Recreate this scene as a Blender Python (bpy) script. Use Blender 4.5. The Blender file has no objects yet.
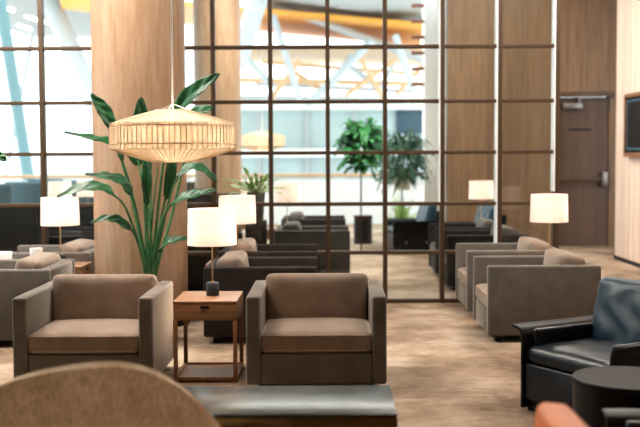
import bpy, bmesh, math, random
from mathutils import Vector, Matrix
random.seed(7)
C = bpy.context.scene.collection
S = bpy.context.scene
R = math.radians

# ------------------------------------------------------------ camera, world, lights, exposure
CAM_H = 1.44
F_PX = 1050.0
cam_d = bpy.data.cameras.new('camera')
cam = bpy.data.objects.new('camera', cam_d); C.objects.link(cam)
cam_d.sensor_fit = 'HORIZONTAL'; cam_d.sensor_width = 36.0
cam_d.lens = F_PX / 640.0 * 36.0
cam_d.clip_end = 300
cam_d.dof.use_dof = True
cam_d.dof.focus_distance = 6.55
cam_d.dof.aperture_fstop = 1.9
M_cam = Matrix.Rotation(R(0.38), 4, 'Z') @ Matrix.Rotation(R(90 - 3.19), 4, 'X') @ Matrix.Rotation(R(-0.28), 4, 'Z')
cam.matrix_world = Matrix.Translation((0, 0, CAM_H)) @ M_cam
S.camera = cam

world = bpy.data.worlds.new('sky'); S.world = world; world.use_nodes = True
bg = world.node_tree.nodes['Background']
bg.inputs[0].default_value = (0.90, 0.96, 1.0, 1); bg.inputs[1].default_value = 2.6

S.view_settings.view_transform = 'Standard'; S.view_settings.look = 'None'
S.view_settings.gamma = 1.0; S.view_settings.use_curve_mapping = False
S.view_settings.exposure = 0.52

sun_d = bpy.data.lights.new('sun', 'SUN'); sun = bpy.data.objects.new('sun', sun_d); C.objects.link(sun)
sun_d.energy = 1.2; sun_d.angle = R(12); sun_d.color = (1.0, 0.93, 0.84)
sun.rotation_euler = Vector((-0.9, 0.25, 0.62)).to_track_quat('Z', 'Y').to_euler()

def at(px, py, Y):
    """world point that stands at distance Y on the sight line of a photo point (planning helper)"""
    d = M_cam.to_3x3() @ Vector(((px - 320) / F_PX, -(py - 213.5) / F_PX, -1))
    d *= Y / d.y
    return Vector((d.x, d.y, CAM_H + d.z))

# ------------------------------------------------------------ materials
def newmat(name):
    m = bpy.data.materials.new(name); m.use_nodes = True
    nt = m.node_tree; p = nt.nodes['Principled BSDF']
    return m, nt, p
def N(nt, t, **kw):
    n = nt.nodes.new(t)
    for k, v in kw.items(): setattr(n, k, v)
    return n
def ramp(nt, fac, stops):
    r = N(nt, 'ShaderNodeValToRGB')
    e = r.color_ramp.elements
    while len(e) < len(stops): e.new(0.5)
    for i, (p, c) in enumerate(stops):
        e[i].position = p; e[i].color = (*c, 1)
    nt.links.new(fac, r.inputs[0]); return r
def coords(nt, scale=(1, 1, 1), kind='Object'):
    tc = N(nt, 'ShaderNodeTexCoord'); mp = N(nt, 'ShaderNodeMapping')
    mp.inputs['Scale'].default_value = scale
    nt.links.new(tc.outputs[kind], mp.inputs[0]); return mp.outputs[0]
def bump(nt, p, h, strength=0.3, dist=0.002):
    b = N(nt, 'ShaderNodeBump'); b.inputs['Strength'].default_value = strength
    b.inputs['Distance'].default_value = dist
    nt.links.new(h, b.inputs['Height']); nt.links.new(b.outputs[0], p.inputs['Normal'])
def noise(nt, vec, sc, det=3, rough=0.6):
    n = N(nt, 'ShaderNodeTexNoise'); n.inputs['Scale'].default_value = sc
    n.inputs['Detail'].default_value = det; n.inputs['Roughness'].default_value = rough
    nt.links.new(vec, n.inputs['Vector']); return n.outputs['Fac']

def m_plain(name, col, rough=0.5, metal=0.0, spec=0.5, var=0.08, sc=14):
    m, nt, p = newmat(name)
    f = noise(nt, coords(nt), sc)
    r = ramp(nt, f, [(0.3, [c * (1 - var) for c in col]), (0.7, [min(1, c * (1 + var)) for c in col])])
    nt.links.new(r.outputs[0], p.inputs['Base Color'])
    p.inputs['Roughness'].default_value = rough; p.inputs['Metallic'].default_value = metal
    p.inputs['Specular IOR Level'].default_value = spec
    return m
def m_velvet(name, a, b, sheen=0.5):
    m, nt, p = newmat(name)
    v = coords(nt)
    f = noise(nt, v, 7, 5, 0.6); f2 = noise(nt, v, 420, 2)
    r = ramp(nt, f, [(0.3, a), (0.7, b)])
    nt.links.new(r.outputs[0], p.inputs['Base Color'])
    p.inputs['Roughness'].default_value = 0.9; p.inputs['Specular IOR Level'].default_value = 0.15
    p.inputs['Sheen Weight'].default_value = sheen; p.inputs['Sheen Roughness'].default_value = 0.22
    p.inputs['Sheen Tint'].default_value = (1.0, 0.9, 0.8, 1)
    bump(nt, p, f2, 0.25, 0.002)
    return m
def m_wood(name, a, b, scale=(18, 18, 1.1), rough=0.45, plank=None, spec=0.4):
    m, nt, p = newmat(name)
    v = coords(nt, scale)
    f = noise(nt, v, 2.2, 6, 0.65)
    r = ramp(nt, f, [(0.28, a), (0.5, [(x + y) / 2 for x, y in zip(a, b)]), (0.72, b)])
    out = r.outputs[0]
    if plank:   # planks of given width along an axis, each with its own tone
        tc = N(nt, 'ShaderNodeTexCoord'); sp = N(nt, 'ShaderNodeSeparateXYZ')
        nt.links.new(tc.outputs['Object'], sp.inputs[0])
        d = N(nt, 'ShaderNodeMath', operation='DIVIDE'); d.inputs[1].default_value = plank[1]
        nt.links.new(sp.outputs[plank[0]], d.inputs[0])
        fl = N(nt, 'ShaderNodeMath', operation='FLOOR'); nt.links.new(d.outputs[0], fl.inputs[0])
        wn = N(nt, 'ShaderNodeTexWhiteNoise', noise_dimensions='1D'); nt.links.new(fl.outputs[0], wn.inputs['W'])
        mr = N(nt, 'ShaderNodeMapRange'); mr.inputs[3].default_value = plank[2]; mr.inputs[4].default_value = 1.12
        nt.links.new(wn.outputs['Value'], mr.inputs[0])
        fr = N(nt, 'ShaderNodeMath', operation='FRACT'); nt.links.new(d.outputs[0], fr.inputs[0])
        gt = N(nt, 'ShaderNodeMath', operation='GREATER_THAN'); gt.inputs[1].default_value = plank[3]
        nt.links.new(fr.outputs[0], gt.inputs[0])
        mm = N(nt, 'ShaderNodeMapRange'); mm.inputs[3].default_value = 0.55; mm.inputs[4].default_value = 1.0
        nt.links.new(gt.outputs[0], mm.inputs[0])
        mu = N(nt, 'ShaderNodeMath', operation='MULTIPLY'); nt.links.new(mr.outputs[0], mu.inputs[0]); nt.links.new(mm.outputs[0], mu.inputs[1])
        mx = N(nt, 'ShaderNodeVectorMath', operation='SCALE')
        nt.links.new(out, mx.inputs[0]); nt.links.new(mu.outputs[0], mx.inputs['Scale'])
        out = mx.outputs[0]
    nt.links.new(out, p.inputs['Base Color'])
    p.inputs['Roughness'].default_value = rough; p.inputs['Specular IOR Level'].default_value = spec
    bump(nt, p, f, 0.15, 0.002)
    return m
def m_leather(name, col, rough=0.38):
    m, nt, p = newmat(name)
    v = coords(nt)
    vo = N(nt, 'ShaderNodeTexVoronoi'); vo.inputs['Scale'].default_value = 160; nt.links.new(v, vo.inputs['Vector'])
    f = noise(nt, v, 9, 4)
    r = ramp(nt, f, [(0.3, [c * 0.8 for c in col]), (0.7, [min(1, c * 1.2) for c in col])])
    nt.links.new(r.outputs[0], p.inputs['Base Color'])
    p.inputs['Roughness'].default_value = rough; p.inputs['Specular IOR Level'].default_value = 0.28
    ad = N(nt, 'ShaderNodeMath', operation='MULTIPLY_ADD'); nt.links.new(f, ad.inputs[0]); ad.inputs[1].default_value = 4
    nt.links.new(vo.outputs['Distance'], ad.inputs[2])
    bump(nt, p, ad.outputs[0], 0.28, 0.002)
    return m
def m_emit(name, col, s):
    m, nt, p = newmat(name)
    p.inputs['Base Color'].default_value = (*col, 1)
    p.inputs['Emission Color'].default_value = (*col, 1); p.inputs['Emission Strength'].default_value = s
    return m
def m_shade(name, col, mix=0.5, weave=False):
    m, nt, p = newmat(name)
    nt.nodes.remove(p); out = nt.nodes['Material Output']
    d = N(nt, 'ShaderNodeBsdfDiffuse'); t = N(nt, 'ShaderNodeBsdfTranslucent'); mx = N(nt, 'ShaderNodeMixShader')
    f = noise(nt, coords(nt, (1, 1, 1)), 90)
    if weave:
        w = N(nt, 'ShaderNodeTexWave', bands_direction='Z'); w.inputs['Scale'].default_value = 42
        w.inputs['Distortion'].default_value = 1.2; w.inputs['Detail'].default_value = 1
        nt.links.new(coords(nt), w.inputs['Vector'])
        r = ramp(nt, w.outputs['Fac'], [(0.15, [c * 0.62 for c in col]), (0.7, col)])
        b = N(nt, 'ShaderNodeBump'); b.inputs['Strength'].default_value = 0.6; b.inputs['Distance'].default_value = 0.004
        nt.links.new(w.outputs['Fac'], b.inputs['Height'])
        nt.links.new(b.outputs[0], d.inputs['Normal'])
        st = noise(nt, coords(nt, (16, 16, 0.4)), 2.2, 3)
        r2 = ramp(nt, st, [(0.40, (0.84, 0.78, 0.70)), (0.58, (1, 1, 1))])
        vm = N(nt, 'ShaderNodeVectorMath', operation='MULTIPLY'); nt.links.new(r.outputs[0], vm.inputs[0]); nt.links.new(r2.outputs[0], vm.inputs[1])
        r = vm
    else:
        r = ramp(nt, f, [(0.3, [c * 0.95 for c in col]), (0.7, col)])
    nt.links.new(r.outputs[0], d.inputs[0]); nt.links.new(r.outputs[0], t.inputs[0])
    mx.inputs[0].default_value = mix
    nt.links.new(d.outputs[0], mx.inputs[1]); nt.links.new(t.outputs[0], mx.inputs[2]); nt.links.new(mx.outputs[0], out.inputs[0])
    if weave:   # small gaps between the strands
        tr = N(nt, 'ShaderNodeBsdfTransparent'); m2 = N(nt, 'ShaderNodeMixShader'); m2.inputs[0].default_value = 0.12
        nt.links.new(mx.outputs[0], m2.inputs[1]); nt.links.new(tr.outputs[0], m2.inputs[2]); nt.links.new(m2.outputs[0], out.inputs[0])
    return m
def m_glass(name, tint=(0.96, 0.99, 0.98), refl=0.10):
    m, nt, p = newmat(name)
    nt.nodes.remove(p); out = nt.nodes['Material Output']
    t = N(nt, 'ShaderNodeBsdfTransparent'); t.inputs[0].default_value = (*tint, 1)
    g = N(nt, 'ShaderNodeBsdfGlossy'); g.inputs['Roughness'].default_value = 0.02
    fr = N(nt, 'ShaderNodeFresnel'); fr.inputs[0].default_value = 1.45
    mx = N(nt, 'ShaderNodeMixShader')
    nt.links.new(fr.outputs[0], mx.inputs[0]); nt.links.new(t.outputs[0], mx.inputs[1]); nt.links.new(g.outputs[0], mx.inputs[2])
    nt.links.new(mx.outputs[0], out.inputs[0])
    return m
def m_carpet():
    m, nt, p = newmat('carpet')
    f = noise(nt, coords(nt, (1.0, 0.9, 1)), 1.2, 7, 0.62)
    f2 = noise(nt, coords(nt, (2, 5, 1)), 3.0, 4, 0.7)
    ad = N(nt, 'ShaderNodeMath', operation='MULTIPLY_ADD'); ad.inputs[1].default_value = 0.22
    nt.links.new(f2, ad.inputs[0]); nt.links.new(f, ad.inputs[2])
    r = ramp(nt, ad.outputs[0], [(0.46, (0.115, 0.070, 0.040)), (0.60, (0.25, 0.178, 0.120)), (0.76, (0.42, 0.33, 0.25))])
    nt.links.new(r.outputs[0], p.inputs['Base Color'])
    p.inputs['Roughness'].default_value = 0.85; p.inputs['Specular IOR Level'].default_value = 0.2
    bump(nt, p, noise(nt, coords(nt), 260, 2), 0.4, 0.004)
    return m
def m_weave():
    m, nt, p = newmat('tan_weave')
    v = coords(nt)
    f = noise(nt, coords(nt, (1, 1, 0.3)), 130, 2, 0.7); g = noise(nt, v, 9, 3)
    ad = N(nt, 'ShaderNodeMath', operation='MULTIPLY_ADD'); ad.inputs[1].default_value = 0.5
    nt.links.new(g, ad.inputs[0]); nt.links.new(f, ad.inputs[2])
    r = ramp(nt, ad.outputs[0], [(0.50, (0.40, 0.30, 0.19)), (0.72, (0.62, 0.49, 0.34)), (0.90, (0.82, 0.69, 0.53))])
    nt.links.new(r.outputs[0], p.inputs['Base Color']); p.inputs['Roughness'].default_value = 0.95
    p.inputs['Specular IOR Level'].default_value = 0.1
    bump(nt, p, f, 0.7, 0.004)
    return m
def m_leaf(name, a, b):
    m, nt, p = newmat(name)
    f = noise(nt, coords(nt, (1, 1, 1)), 12, 4)
    r = ramp(nt, f, [(0.3, a), (0.7, b)])
    nt.links.new(r.outputs[0], p.inputs['Base Color'])
    p.inputs['Roughness'].default_value = 0.34; p.inputs['Specular IOR Level'].default_value = 0.45
    t = N(nt, 'ShaderNodeBsdfTranslucent'); nt.links.new(r.outputs[0], t.inputs[0])
    mx = N(nt, 'ShaderNodeMixShader'); mx.inputs[0].default_value = 0.25
    nt.links.new(p.outputs[0], mx.inputs[1]); nt.links.new(t.outputs[0], mx.inputs[2])
    nt.links.new(mx.outputs[0], nt.nodes['Material Output'].inputs[0])
    return m

MAT = dict(
    carpet=m_carpet(),
    taupe=m_velvet('taupe_velvet', (0.088, 0.078, 0.068), (0.125, 0.112, 0.097), 1.0),
    taupe_back=m_velvet('brown_taupe_velvet', (0.165, 0.124, 0.096), (0.225, 0.170, 0.132), 0.7),
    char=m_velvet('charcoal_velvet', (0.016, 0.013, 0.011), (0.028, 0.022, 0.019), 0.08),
    black=m_velvet('black_and_shaded_velvet', (0.010, 0.009, 0.010), (0.02, 0.018, 0.018), 0.03),
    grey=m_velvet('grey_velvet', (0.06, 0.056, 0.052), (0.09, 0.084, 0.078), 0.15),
    piping=m_velvet('pale_piping', (0.30, 0.22, 0.16), (0.38, 0.29, 0.22), 0.3),
    leather=m_leather('black_leather', (0.004, 0.008, 0.012), 0.30),
    leather_in=m_leather('blue_black_leather', (0.008, 0.028, 0.046), 0.36),
    shell=m_plain('black_lacquer', (0.005, 0.005, 0.006), 0.40, 0, 0.14),
    orange=m_leather('orange_leather', (0.66, 0.19, 0.05), 0.42),
    weave=m_weave(),
    walnut=m_wood('walnut', (0.14, 0.068, 0.030), (0.28, 0.145, 0.068), (2, 22, 22), 0.4),
    walnut_v=m_wood('walnut_upright', (0.15, 0.062, 0.028), (0.28, 0.13, 0.062), (22, 22, 2), 0.4),
    wall_dark=m_wood('oak_wall', (0.10, 0.054, 0.025), (0.20, 0.115, 0.058), (14, 14, 0.8), 0.5, (0, 0.62, 0.85, 0.012)),
    door=m_wood('dark_oak', (0.045, 0.022, 0.010), (0.090, 0.046, 0.022), (14, 14, 0.8), 0.45, (0, 0.26, 0.85, 0.02)),
    wall_pale=m_wood('pale_oak_slats', (0.60, 0.44, 0.34), (0.82, 0.67, 0.55), (14, 14, 0.7), 0.5, (1, 0.115, 0.88, 0.10)),
    column=m_wood('column_oak', (0.235, 0.135, 0.072), (0.37, 0.245, 0.155), (10, 10, 1.2), 0.42),
    bronze=m_plain('bronze_bar', (0.062, 0.036, 0.019), 0.45, 0.1, 0.3),
    white=m_plain('white_paint', (0.82, 0.84, 0.84), 0.5, 0, 0.4, 0.03),
    steel_white=m_plain('white_steel', (0.42, 0.45, 0.46), 0.4, 0, 0.4, 0.03),
    teal_steel=m_plain('teal_steel', (0.13, 0.24, 0.26), 0.45, 0, 0.4, 0.04),
    teal=m_plain('teal_fabric', (0.03, 0.10, 0.13), 0.8, 0, 0.3),
    bluegrey=m_plain('blue_grey_fabric', (0.09, 0.15, 0.18), 0.8, 0, 0.3),
    wall_rear=m_plain('dark_rear_wall', (0.07, 0.055, 0.045), 0.8),
    panel=m_emit('ceiling_fill_panel', (1.0, 0.94, 0.86), 2.2),
    plaster=m_plain('plaster', (0.62, 0.58, 0.53), 0.9, 0, 0.2, 0.03),
    ceil=m_plain('ceiling_paint', (0.72, 0.66, 0.58), 0.9, 0, 0.2, 0.02),
    brass=m_plain('brass', (0.62, 0.42, 0.20), 0.3, 1.0, 0.5),
    navy=m_plain('navy_base', (0.016, 0.026, 0.036), 0.5, 0, 0.5),
    dark=m_plain('dark_metal', (0.007, 0.007, 0.008), 0.45, 0.0, 0.12),
    tabletop=m_plain('smoked_top', (0.022, 0.027, 0.024), 0.24, 0.0, 0.2),
    bronze_edge=m_plain('bronze_edge', (0.10, 0.068, 0.030), 0.3, 0.9, 0.5),
    chrome=m_plain('brushed_steel', (0.22, 0.20, 0.185), 0.4, 1.0, 0.5),
    shade=m_shade('lamp_linen', (0.90, 0.86, 0.84), 0.5),
    rattan=m_shade('rattan_weave', (1.0, 0.95, 0.86), 0.42, True),
    rattan_rib=m_shade('rattan_rib', (0.94, 0.83, 0.66), 0.3),
    bulb=m_emit('warm_bulb', (1.0, 0.70, 0.45), 9),
    strip=m_emit('strip_glow', (1.0, 0.95, 0.85), 12),
    disc=m_emit('fill_spot', (1.0, 0.82, 0.62), 6),
    glass=m_glass('clear_glass'),
    leaf=m_leaf('glossy_leaf', (0.006, 0.050, 0.016), (0.020, 0.130, 0.040)),
    leaf2=m_leaf('pale_leaf', (0.22, 0.42, 0.10), (0.48, 0.66, 0.22)),
    leaf3=m_leaf('dark_leaf', (0.010, 0.055, 0.025), (0.030, 0.13, 0.045)),
    leaf4=m_leaf('mid_leaf', (0.012, 0.12, 0.03), (0.05, 0.32, 0.08)),
    stem=m_leaf('leaf_stalk', (0.03, 0.14, 0.05), (0.09, 0.28, 0.11)),
    soil=m_plain('soil', (0.03, 0.02, 0.014), 0.95),
    pot=m_plain('dark_planter', (0.012, 0.012, 0.013), 0.6, 0, 0.2),
    cream=m_plain('cream_planter', (0.55, 0.50, 0.42), 0.6),
    orange_ceiling=m_wood('orange_slat_ceiling', (0.75, 0.30, 0.03), (0.95, 0.46, 0.07), (0.4, 9, 9), 0.5),
    peach=m_plain('peach_board', (0.60, 0.38, 0.20), 0.6),
    facade=m_plain('teal_glass_facade', (0.42, 0.52, 0.52), 0.25, 0, 0.6, 0.10, 0.4),
    navyglass=m_plain('navy_window', (0.03, 0.07, 0.10), 0.2),
    roof_grey=m_plain('grey_roof', (0.26, 0.26, 0.25), 0.6),
    screen=m_plain('dark_screen', (0.006, 0.009, 0.010), 0.35, 0, 0.1),
    blueline=m_plain('blue_edge', (0.04, 0.16, 0.24), 0.4),
    railwood=m_wood('rail_oak', (0.50, 0.30, 0.15), (0.66, 0.42, 0.24), (2, 20, 20), 0.5),
    red=m_plain('dull_red', (0.30, 0.12, 0.08), 0.6),
    cup=m_plain('white_china', (0.8, 0.8, 0.8), 0.3),
)

# ------------------------------------------------------------ builders
def link(name, bm, mat, parent=None, smooth=True, loc=None):
    me = bpy.data.meshes.new(name); bm.normal_update(); bm.to_mesh(me); bm.free()
    for f in me.polygons: f.use_smooth = smooth
    o = bpy.data.objects.new(name, me); C.objects.link(o); me.materials.append(mat)
    if parent: o.parent = parent
    if loc: o.location = loc
    if smooth:
        try: me.set_sharp_from_angle(angle=R(38))
        except Exception: pass
    return o
def tag(o, label, cat, group=None, kind=None):
    if label: o['label'] = label
    if cat: o['category'] = cat
    if group: o['group'] = group
    if kind: o['kind'] = kind
    return o
def thing(name, loc, rz, label, cat, group=None, kind=None):
    o = bpy.data.objects.new(name, None); C.objects.link(o)
    o.location = loc; o.rotation_euler = (0, 0, rz); o.empty_display_size = 0.1
    return tag(o, label, cat, group, kind)
def dup(root, loc, rz, label, group=None, mats=None):
    r = root.copy(); C.objects.link(r); r.location = loc; r.rotation_euler = (0, 0, rz)
    r['label'] = label
    if group: r['group'] = group
    def rec(src, dst):
        for ch in list(src.children):
            c = ch.copy(); C.objects.link(c); c.parent = dst
            if mats and ch.type == 'MESH' and ch.data.materials[0] in mats:
                c.data = ch.data.copy(); c.data.materials[0] = mats[ch.data.materials[0]]
            rec(ch, c)
    rec(root, r); return r
def struct(o): o['kind'] = 'structure'; return o

def box(bm, x0, x1, y0, y1, z0, z1, r=0.0, seg=2):
    g = bmesh.ops.create_cube(bm, size=1)
    vs = g['verts']
    for v in vs:
        v.co = Vector(((x0 + x1) / 2 + v.co.x * (x1 - x0), (y0 + y1) / 2 + v.co.y * (y1 - y0), (z0 + z1) / 2 + v.co.z * (z1 - z0)))
    if r > 0:
        es = list({e for v in vs for e in v.link_edges})
        bmesh.ops.bevel(bm, geom=es, offset=r, segments=seg, affect='EDGES', profile=0.5)
    return bm
def bxo(name, b, mat, parent=None, r=0.0, seg=2):
    return link(name, box(bmesh.new(), *b, r, seg), mat, parent, smooth=r > 0)
def cushion(bm, cx, cy, cz, sx, sy, sz, r=0.04, puff=0.02, n=12, wr=0.0, axis=2):
    """soft upholstered block: rounded edges, swollen faces, faint wrinkles"""
    g = bmesh.ops.create_cube(bm, size=2)
    es = list({e for v in g['verts'] for e in v.link_edges})
    before = set(bm.verts)
    bmesh.ops.subdivide_edges(bm, edges=es, cuts=n, use_grid_fill=True)
    vs = [v for v in bm.verts if v in set(g['verts']) or v not in before]
    h = Vector((sx / 2, sy / 2, sz / 2))
    for v in vs:
        u = v.co.copy()
        # denser rows near the edges
        u = Vector([math.copysign(1 - (1 - abs(c)) ** 1.35, c) for c in u])
        q = Vector((u.x * h.x, u.y * h.y, u.z * h.z))
        inner = Vector([max(-(h[i] - r), min(h[i] - r, q[i])) for i in range(3)])
        d = q - inner
        if d.length > 1e-9: q = inner + d.normalized() * min(r, max(d.length, r if sum(abs(c) > 0.999 for c in u) else 0))
        oth = [i for i in range(3) if i != axis]
        w = (1 - abs(u[oth[0]]) ** 3) * (1 - abs(u[oth[1]]) ** 3)
        q[axis] += math.copysign(puff, u[axis]) * w if abs(u[axis]) > 0.05 else 0
        if wr:
            q[axis] += wr * w * math.sin(u[oth[0]] * 9 + 3 * math.sin(u[oth[1]] * 4)) 
        v.co = q + Vector((cx, cy, cz))
    return bm
def tube(bm, pts, rad, n=8, cap=True):
    pts = [Vector(p) for p in pts]; rings = []
    rads = rad if isinstance(rad, (list, tuple)) else [rad] * len(pts)
    up = None
    for i, p in enumerate(pts):
        t = (pts[min(i + 1, len(pts) - 1)] - pts[max(i - 1, 0)]).normalized()
        if up is None: up = Vector((0, 0, 1)) if abs(t.z) < 0.9 else Vector((1, 0, 0))
        a = t.cross(up).normalized(); b = a.cross(t).normalized(); up = b
        rings.append([bm.verts.new(p + (a * math.cos(k * 2 * math.pi / n) + b * math.sin(k * 2 * math.pi / n)) * rads[i]) for k in range(n)])
    for i in range(len(rings) - 1):
        for k in range(n):
            bm.faces.new((rings[i][k], rings[i][(k + 1) % n], rings[i + 1][(k + 1) % n], rings[i + 1][k]))
    if cap:
        bm.faces.new(rings[0][::-1]); bm.faces.new(rings[-1])
    return bm
def lathe(bm, prof, n=48, close=False, cx=0, cy=0, ripple=0, nr=0):
    rings = []
    for (r, z) in prof:
        if r < 1e-5: rings.append([bm.verts.new((cx, cy, z))])
        else:
            rings.append([bm.verts.new((cx + (r + ripple * math.cos(nr * 2 * math.pi * k / n)) * math.cos(2 * math.pi * k / n),
                                        cy + (r + ripple * math.cos(nr * 2 * math.pi * k / n)) * math.sin(2 * math.pi * k / n), z)) for k in range(n)])
    rr = rings + ([rings[0]] if close else [])
    for a, b in zip(rr, rr[1:]):
        for k in range(n):
            k2 = (k + 1) % n
            if len(a) == 1 and len(b) == 1: continue
            if len(a) == 1: bm.faces.new((a[0], b[k2], b[k]))
            elif len(b) == 1: bm.faces.new((a[k], a[k2], b[0]))
            else: bm.faces.new((a[k], a[k2], b[k2], b[k]))
    bmesh.ops.recalc_face_normals(bm, faces=bm.faces)
    return bm
def extrude_poly(bm, pts2, a0, a1, plane='xz', r=0, seg=2):
    """outline in a plane pulled along the third axis"""
    def co(p, a):
        return {'xz': (p[0], a, p[1]), 'yz': (a, p[0], p[1]), 'xy': (p[0], p[1], a)}[plane]
    A = [bm.verts.new(co(p, a0)) for p in pts2]; B = [bm.verts.new(co(p, a1)) for p in pts2]
    n = len(pts2); fs = [bm.faces.new(A), bm.faces.new(B[::-1])]
    for k in range(n): fs.append(bm.faces.new((A[k], B[k], B[(k + 1) % n], A[(k + 1) % n])))
    bmesh.ops.recalc_face_normals(bm, faces=bm.faces)
    if r: bmesh.ops.bevel(bm, geom=list(bm.edges), offset=r, segments=seg, affect='EDGES')
    return bm
def smooth_path(pts, k=6):
    pts = [Vector(p) for p in pts]; out = []
    for i in range(len(pts) - 1):
        p0 = pts[max(i - 1, 0)]; p1 = pts[i]; p2 = pts[i + 1]; p3 = pts[min(i + 2, len(pts) - 1)]
        for j in range(k):
            t = j / k
            out.append(0.5 * ((2 * p1) + (-p0 + p2) * t + (2 * p0 - 5 * p1 + 4 * p2 - p3) * t * t + (-p0 + 3 * p1 - 3 * p2 + p3) * t ** 3))
    out.append(pts[-1]); return out

# ------------------------------------------------------------ the setting
PY = 10.16      # partition plane
CEIL = 4.2
bxo('floor', (-14, 9, -3.2, 23.6, -0.1, 0), MAT['carpet'])['kind'] = 'structure'
bxo('ceiling', (-7.2, 6.5, -3.2, 17.6, CEIL, CEIL + 0.2), MAT['ceil'])['kind'] = 'structure'
bxo('wall_right', (3.95, 4.35, -3.2, 14.4, 0, CEIL), MAT['wall_pale'])['kind'] = 'structure'
bxo('baseboard_right', (3.935, 3.95, -3.0, 14.39, 0.0, 0.05), MAT['dark'])['kind'] = 'structure'
bxo('wall_rear', (-7.2, 3.95, -3.2, -3.0, 0, CEIL), MAT['wall_rear'])['kind'] = 'structure'
# back wall with door opening
DX0, DX1, DZ = 3.57, 4.36, 2.33
bm = bmesh.new()
box(bm, 1.86, DX0, 16.25, 16.5, 0, CEIL); box(bm, DX0, DX1, 16.25, 16.5, DZ, CEIL); box(bm, DX1, 6.5, 16.25, 16.5, 0, CEIL)
struct(link('wall_back', bm, MAT['wall_dark'], smooth=False))
bxo('wall_passage', (6.3, 6.5, 14.4, 16.25, 0, CEIL), MAT['wall_dark'])['kind'] = 'structure'
door = bxo('door_1', (DX0 + 0.01, DX1 - 0.01, 16.30, 16.36, 0.005, DZ - 0.02), MAT['door']); struct(door)
link('door_frame', box(box(bmesh.new(), DX0 - 0.05, DX1 + 0.05, 16.20, 16.26, DZ - 0.02, DZ + 0.06, 0.005),
     DX0 - 0.05, DX0, 16.22, 16.26, 0.0, DZ - 0.02, 0.004), MAT['door'], door)
link('door_closer', box(box(bmesh.new(), DX0 + 0.06, DX0 + 0.36, 16.20, 16.295, DZ - 0.20, DZ - 0.11, 0.01),
     DX0 + 0.30, DX0 + 0.33, 16.22, 16.295, DZ - 0.11, DZ - 0.03, 0.004), MAT['chrome'], door)
pb = link('push_bar', box(box(bmesh.new(), DX0 + 0.0, DX1 - 0.12, 16.19, 16.235, 1.02, 1.07, 0.01), DX0 + 0.02, DX0 + 0.05, 16.235, 16.30, 1.02, 1.07, 0.004), MAT['bronze'], door)
link('latch_case', box(bmesh.new(), DX1 - 0.13, DX1 - 0.04, 16.17, 16.30, 0.94, 1.16, 0.012), MAT['chrome'], pb)
link('name_strip', box(bmesh.new(), DX0 + 0.17, DX0 + 0.52, 16.288, 16.30, 1.80, 1.825, 0.002), MAT['dark'], door)

# glazed grid between the lounges
win = struct(thing('window_1', (0, PY, 0), 0, None, None))
XS = [0.012 + 0.5505 * k for k in range(-13, 5)]
for k, x in enumerate(XS):
    w = 0.021
    bxo('mullion', (x - w, x + w, -0.05, 0.05, 0.0, CEIL), MAT['bronze'], win, 0.003)
    if k >= len(XS) - 3:  # bright reflection beside the last uprights, put in as white strips
        e = bxo('mullion_glint', (x - w - 0.012, x - w - 0.001, -0.05, 0.09, (0.98, 0.26, 1.08)[k - len(XS) + 3], CEIL - 0.01), MAT['white'], win)
        e['label'] = 'painted white reflection along the upright'
for z in [0.022, 0.493, 0.965, 1.460, 1.952, 2.474, 2.99, 3.5, 4.0]:
    bxo('rail', (XS[0], XS[-1], -0.036, 0.036, z - 0.018, z + 0.018), MAT['bronze'], win, 0.003)
bxo('pane', (XS[0], XS[-1], -0.004, 0.004, 0.03, CEIL - 0.01), MAT['glass'], win)
# window wall on the far left side
w2 = struct(thing('window_2', (-5.7, 0, 0), 0, None, None))
for y in (6, 8, 10, 12, 14, 16):
    bxo('mullion', (-0.05, 0.05, y - 0.04, y + 0.04, 0, CEIL), MAT['steel_white'], w2)
bxo('rail', (-0.04, 0.04, 6, 17.5, 0.0, 0.10), MAT['steel_white'], w2)
bxo('pane', (-0.005, 0.005, 6, 17.5, 0.1, CEIL - .01), MAT['glass'], w2)
bxo('wall_left', (-5.85, -5.65, -3.0, 5.95, 0, CEIL), MAT['wall_dark'])['kind'] = 'structure'  # unseen; solid here to keep window light off camera-facing sides

# columns
def column(x, y, r, h, mat, label, name='column'):
    c = thing(name, (x, y, 0), 0, label, 'column')
    link('shaft', lathe(bmesh.new(), [(0, 0.08), (r, 0.08), (r, h), (0, h)], 72), mat, c)
    link('plinth', lathe(bmesh.new(), [(0, 0), (r + 0.012, 0), (r + 0.012, 0.08), (0, 0.08)], 72), MAT['dark'], c)
    return c
column(-1.60, 9.0, 0.395, CEIL, MAT['column'], 'thick round wood-clad column behind the big-leaved plant and woven pendant')
column(-1.55, 15.0, 0.335, CEIL, MAT['column'], 'slimmer round wood-clad column seen through the glass right of the plant')
c = thing('pillar', (1.89, 18.3, 0), 0, 'pale square pillar behind the glass at the edge of the oak wall', 'pillar')
bxo('shaft', (-0.20, 0.20, -0.1, 0.3, 0.0, CEIL + 2), MAT['white'], c, 0.01)
for k in range(9):
    bxo('bracket', (-0.42, -0.20, -0.06, 0.02, 2.35 + k * 0.27, 2.41 + k * 0.27), MAT['red'], c, 0.004)
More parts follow.
